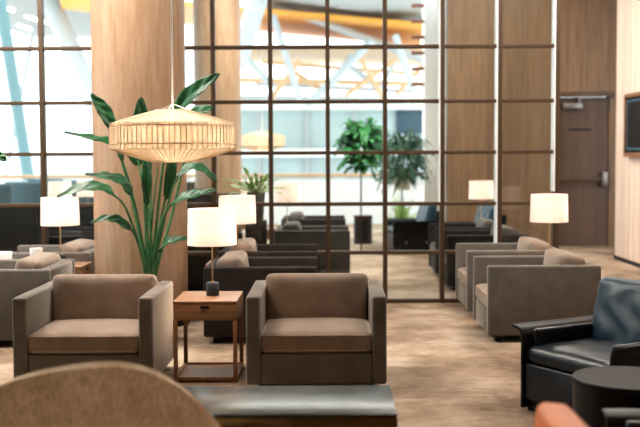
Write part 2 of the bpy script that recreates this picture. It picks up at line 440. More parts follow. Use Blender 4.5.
# framed screen on the pale wall
t = thing('wall_screen', (3.95, 13.35, 0), 0, 'dark wall screen in a wooden frame on the pale oak wall', 'screen')
bm = bmesh.new()
y0, y1, z0, z1 = -0.90, 0.44, 1.40, 2.21
for b in [(-0.07, 0, y0, y1, z0, z0 + 0.05), (-0.07, 0, y0, y1, z1 - 0.05, z1), (-0.07, 0, y0, y0 + 0.05, z0 + 0.05, z1 - 0.05), (-0.07, 0, y1 - 0.05, y1, z0 + 0.05, z1 - 0.05)]:
    box(bm, *b, 0.004)
link('frame', bm, MAT['walnut_v'], t)
bxo('display', (-0.045, -0.002, y0 + 0.05, y1 - 0.05, z0 + 0.05, z1 - 0.05), MAT['screen'], t)
bm = bmesh.new()
for b in [(-0.05, -0.045, y0 + 0.09, y1 - 0.09, z0 + 0.09, z0 + 0.105), (-0.05, -0.045, y0 + 0.09, y1 - 0.09, z1 - 0.105, z1 - 0.09), (-0.05, -0.045, y1 - 0.105, y1 - 0.09, z0 + 0.105, z1 - 0.105)]:
    box(bm, *b)
link('edge_line', bm, MAT['blueline'], t, smooth=False)['label'] = 'blue line along the screen edge'

# fill spots on the unseen ceiling, added to brighten seats, walls and foreground
for i, (x, y) in enumerate([(-1.3, 0.4), (0.3, 0.4), (-3.2, 5.6), (1.5, 5.0), (-4, 7.5), (2.2, 8.6), (2.9, 12.4), (2.9, 10.0), (1.5, 16.9), (2.9, 7.8), (-3.4, 12.8)]):
    t = thing('ceiling_fill_spot', (x, y, CEIL), 0, 'unseen round ceiling spot added as fill above the lounge', 'fill light', 'added ceiling fill spots')
    link('trim_ring', lathe(bmesh.new(), [(0.085, 0), (0.11, -0.002), (0.11, -0.012), (0.085, -0.012)], 32, True), MAT['white'], t)
    link('lens', lathe(bmesh.new(), [(0, -0.004), (0.084, -0.004), (0.084, -0.008), (0, -0.008)], 32), MAT['disc'], t)
    l = bpy.data.lights.new('fill_spot', 'SPOT'); l.energy = 260 if y < 1 else 60; l.color = (1.0, 0.80, 0.60); l.spot_size = R(95 if y < 1 else 72); l.spot_blend = 0.7
    l.shadow_soft_size = 0.08
    lo = bpy.data.objects.new('fill_spot_lamp', l); C.objects.link(lo); lo.parent = t; lo.location = (0, 0, -0.03)

# fill panels on the unseen ceiling, added to brighten the tops of the seating
for x, y, w, d, e in [(-2.8, 7.6, 3.0, 0.7, 230), (1.9, 6.9, 2.4, 0.6, 60), (-3.6, 9.6, 2.4, 0.5, 150), (2.6, 9.2, 1.8, 0.5, 80), (0.4, 13.6, 4.0, 0.8, 230), (2.6, 15.4, 1.6, 0.5, 22)]:
    t = thing('ceiling_fill_panel', (x, y, CEIL), 0, 'unseen long ceiling panel added as fill above the seating', 'fill light', 'added ceiling fill panels')
    bxo('frame', (-w / 2 - 0.03, w / 2 + 0.03, -d / 2 - 0.03, d / 2 + 0.03, -0.03, 0), MAT['white'], t)
    bxo('diffuser', (-w / 2, w / 2, -d / 2, d / 2, -0.036, -0.030), MAT['panel'], t)
    l = bpy.data.lights.new('fill_panel_light', 'AREA'); l.shape = 'RECTANGLE'; l.size = w; l.size_y = d; l.energy = e; l.color = (1.0, 0.93, 0.85)
    lo = bpy.data.objects.new('fill_panel_light', l); C.objects.link(lo); lo.parent = t; lo.location = (0, 0, -0.045)

# ------------------------------------------------------------ lounge chairs
CW, CD, AH, AT = 0.85, 0.86, 0.59, 0.088
def make_chair(label):
    t = thing('lounge_chair', (0, 0, 0), 0, label, 'armchair')
    for s in (-1, 1):
        xa, xb = sorted((s * CW / 2, s * (CW / 2 - AT)))
        bm = box(bmesh.new(), xa, xb, -CD / 2, CD / 2, 0.055, AH, 0.017, 3)
        link('arm', bm, MAT['taupe'], t)
    bxo('back_panel', (-CW / 2 + AT, CW / 2 - AT, CD / 2 - 0.10, CD / 2, 0.055, AH - 0.004), MAT['taupe'], t, 0.016, 3)
    bxo('seat_base', (-CW / 2 + AT, CW / 2 - AT, -CD / 2 + 0.012, CD / 2 - 0.10, 0.055, 0.245), MAT['taupe'], t, 0.012, 3)
    iw = CW - 2 * AT
    link('seat_cushion', cushion(bmesh.new(), 0, -CD / 2 + 0.34, 0.305, iw + 0.004, 0.665, 0.118, 0.030, 0.022), MAT['taupe_back'], t)
    bm = bmesh.new()
    for zz in (0.352, 0.262):
        pts = [(-iw / 2 + 0.012, -CD / 2 + 0.30, zz), (-iw / 2 + 0.010, -CD / 2 + 0.03, zz), (-iw / 2 + 0.03, -CD / 2 + 0.012, zz),
               (iw / 2 - 0.03, -CD / 2 + 0.012, zz), (iw / 2 - 0.010, -CD / 2 + 0.03, zz), (iw / 2 - 0.012, -CD / 2 + 0.30, zz)]
        tube(bm, pts, 0.0042, 6)
    link('piping', bm, MAT['piping'], t.children[-1] if False else t)
    bm = cushion(bmesh.new(), 0, 0, 0, iw + 0.004, 0.185, 0.37, 0.045, 0.02, axis=1)
    bmesh.ops.rotate(bm, verts=bm.verts, cent=(0, 0, -0.17), matrix=Matrix.Rotation(R(-7), 3, 'X'))
    bmesh.ops.translate(bm, verts=bm.verts, vec=(0, CD / 2 - 0.225, 0.473))
    link('back_cushion', bm, MAT['taupe_back'], t)
    for sx in (-1, 1):
        for sy in (-1, 1):
            bxo('leg', (sx * 0.33 - 0.022, sx * 0.33 + 0.022, sy * 0.34 - 0.022, sy * 0.34 + 0.022, 0, 0.06), MAT['dark'], t, 0.003)
    return t
PI = math.pi
A = make_chair('taupe velvet armchair with square arms at front left, behind the tan woven chair')
A.location = (-1.475, 6.26 + CD / 2, 0)
g_ = None
dup(A, (-0.068, 6.27 + CD / 2, 0), 0, 'taupe velvet armchair right of the wooden side table, behind the coffee table')
# right row, facing left (-x)
RL = -PI / 2
def row(xfront, y0, face, label, mats=None):
    """chair whose front edge stands at xfront and whose near side at y0"""
    cx = xfront + CD / 2 if face == 'l' else xfront - CD / 2
    return dup(A, (cx, y0 + CW / 2, 0), -PI / 2 if face == 'l' else PI / 2, label, None, mats)
row(1.225, 7.95, 'l', 'taupe velvet armchair side-on right behind the black leather chair, nearest of its row')
row(1.235, 9.22, 'l', 'taupe velvet armchair side-on between the lamp at right and the glass grid')
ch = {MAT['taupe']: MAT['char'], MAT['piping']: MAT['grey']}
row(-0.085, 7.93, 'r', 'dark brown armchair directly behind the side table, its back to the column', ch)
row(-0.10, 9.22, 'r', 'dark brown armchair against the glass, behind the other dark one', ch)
row(-2.09 - CD, 7.82, 'l', 'taupe armchair seen side-on at the left edge, nearer of the two there')
row(-2.10 - CD, 9.20, 'l', 'taupe armchair beside the column, between the left lamp and the glass')
bk = {MAT['taupe']: MAT['black'], MAT['taupe_back']: MAT['grey'], MAT['piping']: MAT['black']}  # back-lit shade of the right-hand pair is put into these dark colours
row(1.26, 11.0, 'l', 'armchair darkened as back-lit just beyond the glass at right, nearer of two', bk)
row(1.26, 12.15, 'l', 'armchair darkened as back-lit, with pale seat, beyond the glass, further of the two at right', bk)
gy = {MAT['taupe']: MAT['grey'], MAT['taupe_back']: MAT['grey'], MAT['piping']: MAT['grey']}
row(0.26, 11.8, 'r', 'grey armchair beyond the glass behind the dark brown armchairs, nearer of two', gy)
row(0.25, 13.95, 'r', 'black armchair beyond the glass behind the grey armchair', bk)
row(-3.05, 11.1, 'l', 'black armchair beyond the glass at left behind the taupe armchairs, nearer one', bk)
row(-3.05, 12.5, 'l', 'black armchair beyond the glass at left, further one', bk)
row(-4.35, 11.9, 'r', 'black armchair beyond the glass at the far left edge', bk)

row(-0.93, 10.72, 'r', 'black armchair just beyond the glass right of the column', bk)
for x0, x1, y, h, lab in [(-4.9, -2.3, 14.0, 0.80, 'long black cabinet beyond the glass at left'), (-2.15, -1.15, 13.4, 0.95, 'black cabinet between the two columns beyond the glass')]:
    t = thing('low_cabinet', ((x0 + x1) / 2, y, 0), 0, lab, 'cabinet'); w = (x1 - x0) / 2
    bxo('carcass', (-w, w, -0.2, 0.2, 0.04, h - 0.03), MAT['pot'], t, 0.004); bxo('worktop', (-w - 0.01, w + 0.01, -0.22, 0.21, h - 0.029, h), MAT['dark'], t, 0.003)
    bxo('plinth', (-w + 0.03, w - 0.03, -0.17, 0.18, 0, 0.04), MAT['dark'], t)
    nd = max(2, round(w * 2 / 0.5))
    for k in range(nd):
        a_ = -w + 2 * w * k / nd
        d_ = bxo('door', (a_ + 0.004, a_ + 2 * w / nd - 0.004, -0.215, -0.201, 0.05, h - 0.04), MAT['pot'], t, 0.002)
        bxo('handle', (a_ + 0.03, a_ + 0.042, -0.235, -0.215, h - 0.25, h - 0.12), MAT['bronze'], d_)

# ------------------------------------------------------------ side tables
def make_table(label):
    W, D, H = 0.405, 0.50, 0.520
    t = thing('side_table', (0, 0, 0), 0, label, 'side table')
    bxo('tabletop', (-W / 2, W / 2, -D / 2, D / 2, H - 0.018, H), MAT['walnut'], t, 0.003)
    bm = bmesh.new()
    for b in [(-W / 2, -W / 2 + 0.018, -D / 2 + 0.02, D / 2, H - 0.125, H - 0.018), (W / 2 - 0.018, W / 2, -D / 2 + 0.02, D / 2, H - 0.125, H - 0.018),
              (-W / 2 + 0.018, W / 2 - 0.018, D / 2 - 0.018, D / 2, H - 0.125, H - 0.018), (-W / 2 + 0.018, W / 2 - 0.018, -D / 2 + 0.02, D / 2 - 0.018, H - 0.125, H - 0.115)]:
        box(bm, *b)
    link('case', bm, MAT['walnut'], t, smooth=False)
    d = bxo('drawer', (-W / 2 + 0.003, W / 2 - 0.003, -D / 2 + 0.001, -D / 2 + 0.019, H - 0.122, H - 0.021), MAT['walnut'], t, 0.002)
    bxo('pull', (-0.030, 0.028, -D / 2 - 0.010, -D / 2 + 0.001, H - 0.046, H - 0.028), MAT['dark'], d, 0.003)
    for sx in (-1, 1):
        for sy in (-1, 1):
            x0, x1 = sorted((sx * W / 2, sx * (W / 2 - 0.026))); ya, yb = sorted((sy * D / 2, sy * (D / 2 - 0.026)))
            bxo('leg', (x0, x1, ya, yb, 0, H - 0.125), MAT['walnut_v'], t, 0.002)
    for b in [(-W / 2 + 0.026, W / 2 - 0.026, D / 2 - 0.024, D / 2 - 0.002, 0.01, 0.036), (-W / 2 + 0.026, W / 2 - 0.026, -D / 2 + 0.002, -D / 2 + 0.024, 0.01, 0.036),
              (-W / 2 + 0.002, -W / 2 + 0.024, -D / 2 + 0.026, D / 2 - 0.026, 0.01, 0.036), (W / 2 - 0.024, W / 2 - 0.002, -D / 2 + 0.026, D / 2 - 0.026, 0.01, 0.036)]:
        bxo('stretcher', b, MAT['walnut_v'], t, 0.002)
    bxo('bottom_shelf', (-W / 2 + 0.024, W / 2 - 0.024, -D / 2 + 0.024, D / 2 - 0.024, 0.012, 0.022), MAT['walnut_v'], t)
    return t
T = make_table('walnut side table with one drawer between the two front armchairs')
T.location = (-0.775, 6.59 + 0.25, 0)
dup(T, (1.915, 9.01, 0), PI / 2, 'walnut side table under the lamp between the two right-hand armchairs')
dup(T, (-0.78, 9.01, 0), PI / 2, 'walnut side table between the two dark brown armchairs')
dup(T, (-2.30, 8.91, 0), PI / 2, 'walnut side table under the lamp between the left taupe armchairs')
dup(T, (-2.81, 8.91, 0), PI / 2, 'walnut side table holding the white box and cable at left')
dup(T, (2.02, 13.75, 0), PI / 2, 'walnut side table behind the darkened armchairs beyond the glass at right')
dup(T, (-0.58, 13.2, 0), PI / 2, 'walnut side table beyond the glass behind the grey armchair')

# ------------------------------------------------------------ table lamps
def make_lamp(label, energy=2.5):
    t = thing('table_lamp', (0, 0, 0), 0, label, 'table lamp')
    link('base', lathe(bmesh.new(), [(0, 0), (0.040, 0), (0.043, 0.004), (0.043, 0.082), (0.040, 0.086), (0, 0.086)], 40), MAT['navy'], t)
    link('pole', lathe(bmesh.new(), [(0, 0.086), (0.012, 0.086), (0.012, 0.094), (0.005, 0.097), (0.005, 0.50), (0, 0.50)], 20), MAT['brass'], t)
    link('lamp_shade', lathe(bmesh.new(), [(0.162, 0.335), (0.156, 0.572), (0.154, 0.572), (0.160, 0.335)], 64, True), MAT['shade'], t)
    bm = lathe(bmesh.new(), [(0.0, 0.553), (0.014, 0.553), (0.014, 0.549), (0, 0.549)], 16)
    for k in range(3):
        a = k * 2 * PI / 3
        tube(bm, [(0.012 * math.cos(a), 0.012 * math.sin(a), 0.551), (0.155 * math.cos(a), 0.155 * math.sin(a), 0.565)], 0.0022, 6)
    tube(bm, [(0, 0, 0.50), (0, 0, 0.551)], 0.004, 8)
    link('shade_holder', bm, MAT['brass'], t)
    link('bulb', lathe(bmesh.new(), [(0, 0.405), (0.018, 0.411), (0.030, 0.435), (0.026, 0.458), (0.010, 0.482), (0, 0.49)], 20), MAT['bulb'], t)
    l = bpy.data.lights.new('lamp_light', 'POINT'); l.energy = energy; l.color = (1.0, 0.70, 0.54); l.shadow_soft_size = 0.05
    lo = bpy.data.objects.new('lamp_light', l); C.objects.link(lo); lo.parent = t; lo.location = (0.085, 0, 0.45)
    return t
TH = 0.520
Lm = make_lamp('white drum table lamp on the wooden side table between the front armchairs')
Lm.location = (-0.755, 6.87, TH)
def lampcopy(x, y, z, label):
    return dup(Lm, (x, y, z), 0, label)
lampcopy(1.915, 9.05, TH, 'white drum table lamp between the two taupe armchairs at right')
lampcopy(-0.775, 9.05, TH, 'pinkish drum table lamp between the two dark brown armchairs')
lampcopy(-2.27, 8.90, TH, 'white drum table lamp left of the column, between the left armchairs')
lampcopy(2.02, 13.75, TH, 'small white drum lamp beyond the glass behind the darkened armchairs')
lampcopy(-0.50, 13.2, TH, 'white drum lamp beyond the glass, right of the spiky plant')

# ------------------------------------------------------------ objects on the left table
t = thing('adapter_box', (-2.80, 8.90, TH + 0.003), 0.2, 'small white box with a cable on the table between the left armchairs', 'device')
bxo('housing', (-0.11, 0.11, -0.04, 0.04, 0, 0.105), MAT['cup'], t, 0.010)
link('cable', tube(bmesh.new(), smooth_path([(0.06, -0.04, 0.03), (0.10, -0.10, 0.005), (0.15, -0.02, 0.005), (0.20, 0.06, 0.005)]), 0.006, 6), MAT['cup'], t)
t = thing('coffee_cup', (-2.46, 8.83, TH), 0, 'tall white china cup beside the left table lamp', 'cup')
link('body', lathe(bmesh.new(), [(0, 0), (0.04, 0), (0.048, 0.03), (0.054, 0.145), (0.050, 0.145), (0.043, 0.03), (0, 0.008)], 32), MAT['cup'], t)
link('handle', tube(bmesh.new(), smooth_path([(0.046, 0, 0.07), (0.078, 0, 0.065), (0.075, 0, 0.035), (0.043, 0, 0.03)]), 0.005, 6), MAT['cup'], t)
link('saucer', lathe(bmesh.new(), [(0, 0), (0.04, 0), (0.075, 0.012), (0.075, 0.016), (0.04, 0.005), (0, 0.005)], 32), MAT['cup'], t)

# ------------------------------------------------------------ woven pendants
def make_pendant(label):
    t = thing('pendant_lamp', (0, 0, 0), 0, label, 'pendant lamp')
    prof = [(0.10, 0.160), (0.24, 0.121), (0.350, 0.086), (0.369, 0.070), (0.371, -0.052), (0.358, -0.074), (0.25, -0.111), (0.15, -0.142), (0.12, -0.145)]
    outer = smooth_path([(r, 0, z) for r, z in prof], 4); pr = [(v.x, v.z) for v in outer]
    pr2 = [(r - 0.004, z) for r, z in pr[::-1]]
    link('woven_shade', lathe(bmesh.new(), pr + pr2, 216, True, ripple=0.0016, nr=72), MAT['rattan'], t)
    bm = bmesh.new()
    for k in range(72):
        a = 2 * PI * k / 72
        tube(bm, [((r + 0.002) * math.cos(a), (r + 0.002) * math.sin(a), z) for r, z in pr[::2]], 0.0030, 5)
    link('rib', bm, MAT['rattan_rib'], t)
    bm = bmesh.new()
    for (r, z) in [(0.10, 0.161), (0.368, 0.066), (0.371, -0.040), (0.12, -0.146)]:
        tube(bm, [(r * math.cos(a * PI / 36), r * math.sin(a * PI / 36), z) for a in range(73)], 0.005, 6)
    link('hoop', bm, MAT['rattan_rib'], t)
    bm = tube(bmesh.new(), [(0, 0, 0.15), (0, 0, CEIL - 1.56 - 0.03)], 0.0055, 8)
    for k in range(3):
        a = k * 2 * PI / 3
        tube(bm, [(0, 0, 0.20), (0.10 * math.cos(a), 0.10 * math.sin(a), 0.161)], 0.0015, 5)
    link('cord', bm, MAT['white'], t)
    link('canopy', lathe(bmesh.new(), [(0, CEIL - 1.56), (0.06, CEIL - 1.56), (0.05, CEIL - 1.585), (0, CEIL - 1.59)], 24), MAT['white'], t)
    link('bulb', lathe(bmesh.new(), [(0, -0.045), (0.03, -0.03), (0.045, 0.005), (0.03, 0.05), (0.012, 0.08), (0, 0.15)], 20), MAT['bulb'], t)
    l = bpy.data.lights.new('pendant_light', 'POINT'); l.energy = 42; l.color = (1.0, 0.76, 0.54); l.shadow_soft_size = 0.07
    lo = bpy.data.objects.new('pendant_light', l); C.objects.link(lo); lo.parent = t; lo.location = (0.0, 0, 0.0)
    return t
p0 = at(173, 134, 6.3)
PN = make_pendant('wide woven rattan pendant lamp hanging in front of the column')
PN.location = (p0.x, p0.y, 1.55)
dup(PN, (at(262, 140, 17.0).x, 17.0, 1.56 + 0.10), 0, 'glowing orange woven pendant far beyond the glass')
for ch_ in list(bpy.data.objects):
    if ch_.name.startswith('cord.') or ch_.name.startswith('canopy.'): ch_.location.z -= 0.10

# ------------------------------------------------------------ plants
def leaf_blade(bm, path, width, fold=0.25, droop=0.0, up=Vector((0, -0.35, 1)), n=5, tipk=1.0):
    """glossy blade along a path, folded along its midrib"""
    P = smooth_path(path, 6); m = len(P); rows = []
    for i, p in enumerate(P):
        t = (P[min(i + 1, m - 1)] - P[max(i - 1, 0)]).normalized()
        s = t.cross(up)
        if s.length < 1e-3: s = Vector((1, 0, 0))
        s.normalize(); nrm = s.cross(t).normalized()
        u = i / (m - 1)
        w = width * (math.sin(PI * min(1, u ** 0.75)) ** 0.75 if 0 < u < 1 else 0.02) + 0.001
        rows.append([bm.verts.new(p + s * w * (k / n) + nrm * (abs(k / n) * w * fold + 0.006 * math.sin(u * 22 + k))) for k in range(-n, n + 1)])
    for a, b in zip(rows, rows[1:]):
        for k in range(2 * n): bm.faces.new((a[k], a[k + 1], b[k + 1], b[k]))
    return bm
def solid(o, th=0.0016):
    md = o.modifiers.new('thickness', 'SOLIDIFY'); md.thickness = th; return o

bp = thing('potted_plant', (-1.385, 8.15, 0), 0, 'tall broad-leaved green plant in a dark pot in front of the column', 'plant')
link('pot', lathe(bmesh.new(), [(0, 0), (0.16, 0), (0.19, 0.30), (0.175, 0.30), (0.165, 0.26), (0, 0.26)], 40), MAT['pot'], bp)
link('soil', lathe(bmesh.new(), [(0, 0.255), (0.165, 0.255), (0.165, 0.268), (0, 0.268)], 32), MAT['soil'], bp)
LEAVES = [  # (stalk way-points px,py,Y), (blade way-points), half width
    ([(152, 272, 8.10), (160, 190, 8.05), (168, 130, 7.95), (172, 112, 7.9)], [(170, 116, 7.9), (190, 95, 7.85), (205, 84, 7.8), (220, 74, 7.75)], 0.055, (0, -0.9, 0.5)),
    ([(146, 272, 8.10), (132, 200, 8.1), (120, 155, 8.1), (112, 128, 8.1)], [(113, 130, 8.1), (106, 115, 8.1), (99, 104, 8.1), (91, 94, 8.1)], 0.05, (0.5, -0.9, 0.3)),
    ([(147, 272, 8.05), (138, 220, 8.0), (128, 178, 7.95), (121, 158, 7.95)], [(123, 162, 7.95), (112, 145, 7.9), (92, 139, 7.85), (64, 132, 7.8)], 0.060, (0, -0.4, 1)),
    ([(149, 272, 8.12), (146, 210, 8.15), (144, 170, 8.2), (143, 150, 8.2)], [(143, 160, 8.2), (142, 135, 8.2), (141, 115, 8.2), (141, 97, 8.2)], 0.065, (0.3, -1, 0.0)),
    ([(150, 272, 8.0), (147, 230, 7.95), (146, 200, 7.9)], [(147, 206, 7.9), (147, 180, 7.88), (148, 160, 7.9), (152, 135, 7.95)], 0.034, (-0.2, -1, 0)),
    ([(153, 272, 8.0), (160, 225, 7.95), (166, 195, 7.9)], [(166, 200, 7.9), (170, 178, 7.9), (172, 160, 7.9), (170, 140, 7.95)], 0.036, (0.2, -1, 0)),
    ([(147, 272, 8.05), (141, 235, 8.0), (135, 205, 7.9), (130, 192, 7.85)], [(131, 195, 7.85), (121, 182, 7.82), (105, 177, 7.8), (85, 174, 7.8)], 0.055, (0, -0.5, 1)),
    ([(145, 272, 8.0), (136, 235, 7.85), (124, 205, 7.75), (112, 194, 7.7)], [(114, 194, 7.7), (98, 188, 7.65), (76, 190, 7.6), (57, 197, 7.6)], 0.060, (0, -0.55, 1)),
    ([(146, 272, 8.0), (141, 250, 7.9), (132, 230, 7.85), (126, 225, 7.8)], [(130, 230, 7.8), (118, 221, 7.8), (104, 219, 7.8), (91, 223, 7.8)], 0.045, (0, -0.5, 1)),
    ([(154, 272, 8.0), (163, 225, 7.9), (172, 190, 7.85), (180, 174, 7.8)], [(177, 178, 7.8), (190, 168, 7.8), (203, 170, 7.8), (217, 182, 7.8)], 0.050, (0, -0.5, 1)),
    ([(153, 272, 8.0), (158, 235, 7.9), (166, 212, 7.8), (174, 202, 7.75)], [(170, 206, 7.75), (184, 198, 7.7), (200, 194, 7.7), (217, 190, 7.7)], 0.055, (0, -0.55, 1)),
    ([(154, 272, 8.0), (158, 258, 7.9), (163, 250, 7.85)], [(160, 252, 7.85), (167, 243, 7.8), (178, 240, 7.8), (189, 238, 7.8)], 0.045, (0, -0.5, 1)),
    ([(156, 272, 8.1), (172, 215, 8.15), (184, 160, 8.2), (188, 130, 8.2)], [(186, 142, 8.2), (190, 122, 8.2), (200, 112, 8.15), (214, 108, 8.1)], 0.06, (0, -0.8, 0.6)),
    ([(151, 272, 8.2), (150, 225, 8.25), (138, 160, 8.3)], [(139, 166, 8.3), (134, 150, 8.3), (127, 140, 8.3), (118, 136, 8.3)], 0.06, (0, -0.8, 0.6)),
]
for st, bl, w, up in LEAVES:
    o0 = Vector(bp.location)
    base = Vector((-1.385, 8.15, 0.26)) + Vector(((st[0][0] - 150) * 0.006, (st[0][2] - 8.1) * 0.4, 0))
    pts = [base] + [at(*q) for q in st]
    pth = [p - o0 for p in smooth_path(pts, 5)]; n = len(pth)
    s = link('stalk', tube(bmesh.new(), pth, [0.014 - 0.007 * i / n for i in range(n)], 8), MAT['stem'], bp)
    b = [at(*q) - o0 for q in bl]
    solid(link('leaf', leaf_blade(bmesh.new(), b, w * 1.15, 0.28, up=Vector(up)), MAT['leaf'], s))

for k, (px, py) in enumerate([(143, 190), (152, 175), (158, 165), (164, 215), (138, 215), (150, 200), (170, 235)]):
    b0 = Vector((random.uniform(-0.05, 0.05), random.uniform(-0.06, 0.02), 0.26)); e0 = at(px, py, 8.05) - Vector(bp.location)
    pth = smooth_path([b0, b0.lerp(e0, 0.5) + Vector((-0.02 * (px - 150) / 10, -0.03, 0.03)), e0], 6); n = len(pth)
    link('stalk', tube(bmesh.new(), pth, [0.013 - 0.010 * i / n for i in range(n)], 8), MAT['stem'], bp)

def tuft_plant(name, loc, label, mat, potmat, n, length, width, pot_r, pot_h, base_z=0.0, spread=1.0, stand=None, droop=0.5, bush=None):
    t = thing(name, loc, 0, label, 'plant')
    z0 = base_z
    link('pot', lathe(bmesh.new(), [(0, z0), (pot_r * 0.75, z0), (pot_r, z0 + pot_h), (pot_r * 0.9, z0 + pot_h), (0, z0 + pot_h - 0.03)], 32), potmat, t)
    if stand: 
        bm = tube(bmesh.new(), [(0, 0, 0.02), (0, 0, z0 + 0.01)], 0.012, 8)
        lathe(bm, [(0, 0), (0.16, 0), (0.16, 0.02), (0, 0.02)], 32)
        link('stand', bm, MAT['dark'], t)
    bm = bmesh.new(); rnd = random.Random(name + label)
    for k in range(n):
        a = rnd.uniform(0, 2 * PI); el = rnd.uniform(0.1, 1.35); L = length * rnd.uniform(0.6, 1.1)
        d = Vector((math.cos(a) * math.cos(el) * spread, math.sin(a) * math.cos(el) * spread, math.sin(el)))
        b = Vector((rnd.uniform(-1, 1) * pot_r * 0.4, rnd.uniform(-1, 1) * pot_r * 0.4, z0 + pot_h - 0.02))
        pts = [b, b + d * L * 0.45, b + d * L * 0.8 - Vector((0, 0, L * 0.10 * droop)), b + d * L * 1.05 - Vector((0, 0, L * 0.42 * droop))]
        if bush:      # rounded crown: short leaves all through an egg of the given half-sizes
            rr = rnd.uniform(0.25, 1) ** 0.5; e2 = rnd.uniform(-1.3, 1.3); cz = z0 + pot_h + bush[2]
            b = Vector((math.cos(a) * math.cos(e2) * bush[0] * rr, math.sin(a) * math.cos(e2) * bush[0] * rr, cz + math.sin(e2) * bush[1] * rr))
            d = (Vector((math.cos(a), math.sin(a), rnd.uniform(-0.6, 0.9))) + Vector((rnd.uniform(-.8, .8), rnd.uniform(-.8, .8), 0))).normalized()
            pts = [b, b + d * L * 0.4 + Vector((0, 0, L * 0.08)), b + d * L * 0.75, b + d * L - Vector((0, 0, L * 0.30 * droop))]
        leaf_blade(bm, pts, width * rnd.uniform(0.7, 1.2), 0.2, n=1)
    solid(link('foliage', bm, mat, t), 0.001)
    return t
q = at(256, 200, 11.1)
t = tuft_plant('spiky_plant', (q.x, 11.1, 0), 'spiky pale green plant in a dark square-shouldered pot behind the drum lamp beyond glass', MAT['leaf2'], MAT['pot'], 34, 0.36, 0.020, 0.10, 0.30, base_z=0.75, spread=1.1)
bxo('pedestal', (-0.11, 0.11, -0.11, 0.11, 0, 0.752), MAT['pot'], t, 0.004)
q = at(361, 170, 15.4)
tuft_plant('trailing_plant', (q.x, 15.4, 0), 'bushy bright green plant on a thin stand beyond the glass', MAT['leaf4'], MAT['leaf3'], 210, 0.24, 0.055, 0.12, 0.20, base_z=1.30, spread=0.78, stand=True, droop=0.8, bush=(0.22, 0.36, 0.08))
q = at(402, 175, 17.2)
tuft_plant('arching_plant', (q.x, 17.2, 0), 'dark feathery plant in a cream pot on a tall stand beyond the glass', MAT['leaf3'], MAT['cream'], 420, 0.30, 0.020, 0.17, 0.34, base_z=0.86, spread=1.0, stand=True, droop=1.2, bush=(0.30, 0.42, 0.16))
q = at(401, 200, 16.6)
tuft_plant('grass_plant', (q.x, 16.55, 0), 'low pale grassy plant under the feathery one beyond the glass', MAT['leaf2'], MAT['cream'], 60, 0.62, 0.014, 0.13, 0.30, base_z=0.0, spread=0.55, droop=0.4)
# a leaf of a plant reaching in at the left edge
t = tuft_plant('leafy_plant', (-2.75, 7.45, 0), 'plant reaching one green leaf in at the left edge', MAT['leaf4'], MAT['pot'], 10, 0.25, 0.03, 0.14, 0.35, spread=0.3)
p = [at(-30, 215, 7.5), at(-18, 180, 7.5), at(-8, 163, 7.5)]
o0 = Vector(t.location); b0 = Vector((0, 0, 0.33))
s = link('stalk', tube(bmesh.new(), smooth_path([b0] + [v - o0 for v in p], 5), 0.006, 6), MAT['stem'], t)
solid(link('leaf', leaf_blade(bmesh.new(), [at(-9, 164, 7.5) - o0, at(-4, 158, 7.5) - o0, at(1, 157, 7.5) - o0, at(6, 161, 7.5) - o0], 0.04, 0.2, up=Vector((0, -0.9, 0.5))), MAT['leaf4'], s))

# ------------------------------------------------------------ coffee table
t = thing('coffee_table', (-0.325, 4.345, 0), 0, 'dark coffee table with smoked glossy top in front of the armchairs', 'coffee table')
bxo('tabletop', (-0.60, 0.60, -0.26, 0.26, 0.412, 0.42), MAT['tabletop'], t, 0.003)
bxo('apron', (-0.60, 0.60, -0.26, 0.26, 0.362, 0.4115), MAT['bronze_edge'], t, 0.010, 3)
for sx in (-1, 1):
    bxo('leg', (sx * 0.28 - 0.03, sx * 0.28 + 0.03, -0.20, 0.20, 0, 0.366), MAT['dark'], t, 0.004)

# ------------------------------------------------------------ tan woven tub chair in the foreground
def tub_chair(loc, rz, label, mat, Rr=0.40, H=0.80):
    t = thing('tub_chair', loc, rz, label, 'chair')
    bm = bmesh.new(); n = 44; rows = []
    for i in range(n + 1):
        a = R(-105 + 190 * i / n)             # 0 = straight back (-y side toward the camera)
        dg = abs(math.degrees(a))
        drop = min(0.42, 0.233 * (dg / 41) ** 2.09) if a > 0 else min(0.30, 0.072 * (dg / 41.4) ** 1.65)
        top = H - drop
        ring = []
        th = 0.075
        for j in range(17):
            if j <= 6: rr, z = Rr - 0.03 * (1 - j / 6) , 0.16 + (top - 0.045 - 0.16) * j / 6
            elif j <= 10:
                b = PI * (j - 6) / 4
                rr = Rr - th / 2 + th / 2 * math.cos(b); z = top - 0.045 + 0.045 * math.sin(b)
            else:
                rr, z = Rr - th, top - 0.045 - (top - 0.045 - 0.16) * (j - 10) / 6
            ring.append(bm.verts.new((1.40 * rr * math.sin(a), -rr * math.cos(a), z)))
        rows.append(ring)
    for A_, B_ in zip(rows, rows[1:]):
        for j in range(16): bm.faces.new((A_[j], A_[j + 1], B_[j + 1], B_[j]))
        bm.faces.new((A_[16], A_[0], B_[0], B_[16]))
    bm.faces.new(rows[0]); bm.faces.new(rows[-1][::-1])
    bmesh.ops.recalc_face_normals(bm, faces=bm.faces)
    link('shell', bm, mat, t)
    link('seat_cushion', cushion(bmesh.new(), 0, 0.0, 0.325, 0.72, 0.54, 0.11, 0.05, 0.015), mat, t)
    for sx in (-1, 1):
        for sy in (-1, 1):
            link('leg', tube(bmesh.new(), [(sx * 0.20, sy * 0.16, 0.22), (sx * 0.27, sy * 0.24, 0.0)], [0.02, 0.013], 10), MAT['walnut_v'], t)
    link('seat_frame', lathe(bmesh.new(), [(0, 0.16), (0.28, 0.16), (0.31, 0.262), (0, 0.262)], 32), mat, t)
    return t
tub_chair((-0.707, 3.75, 0), 0, 'tan woven rounded chair back in the near left foreground', MAT['weave'], 0.40, 0.772)

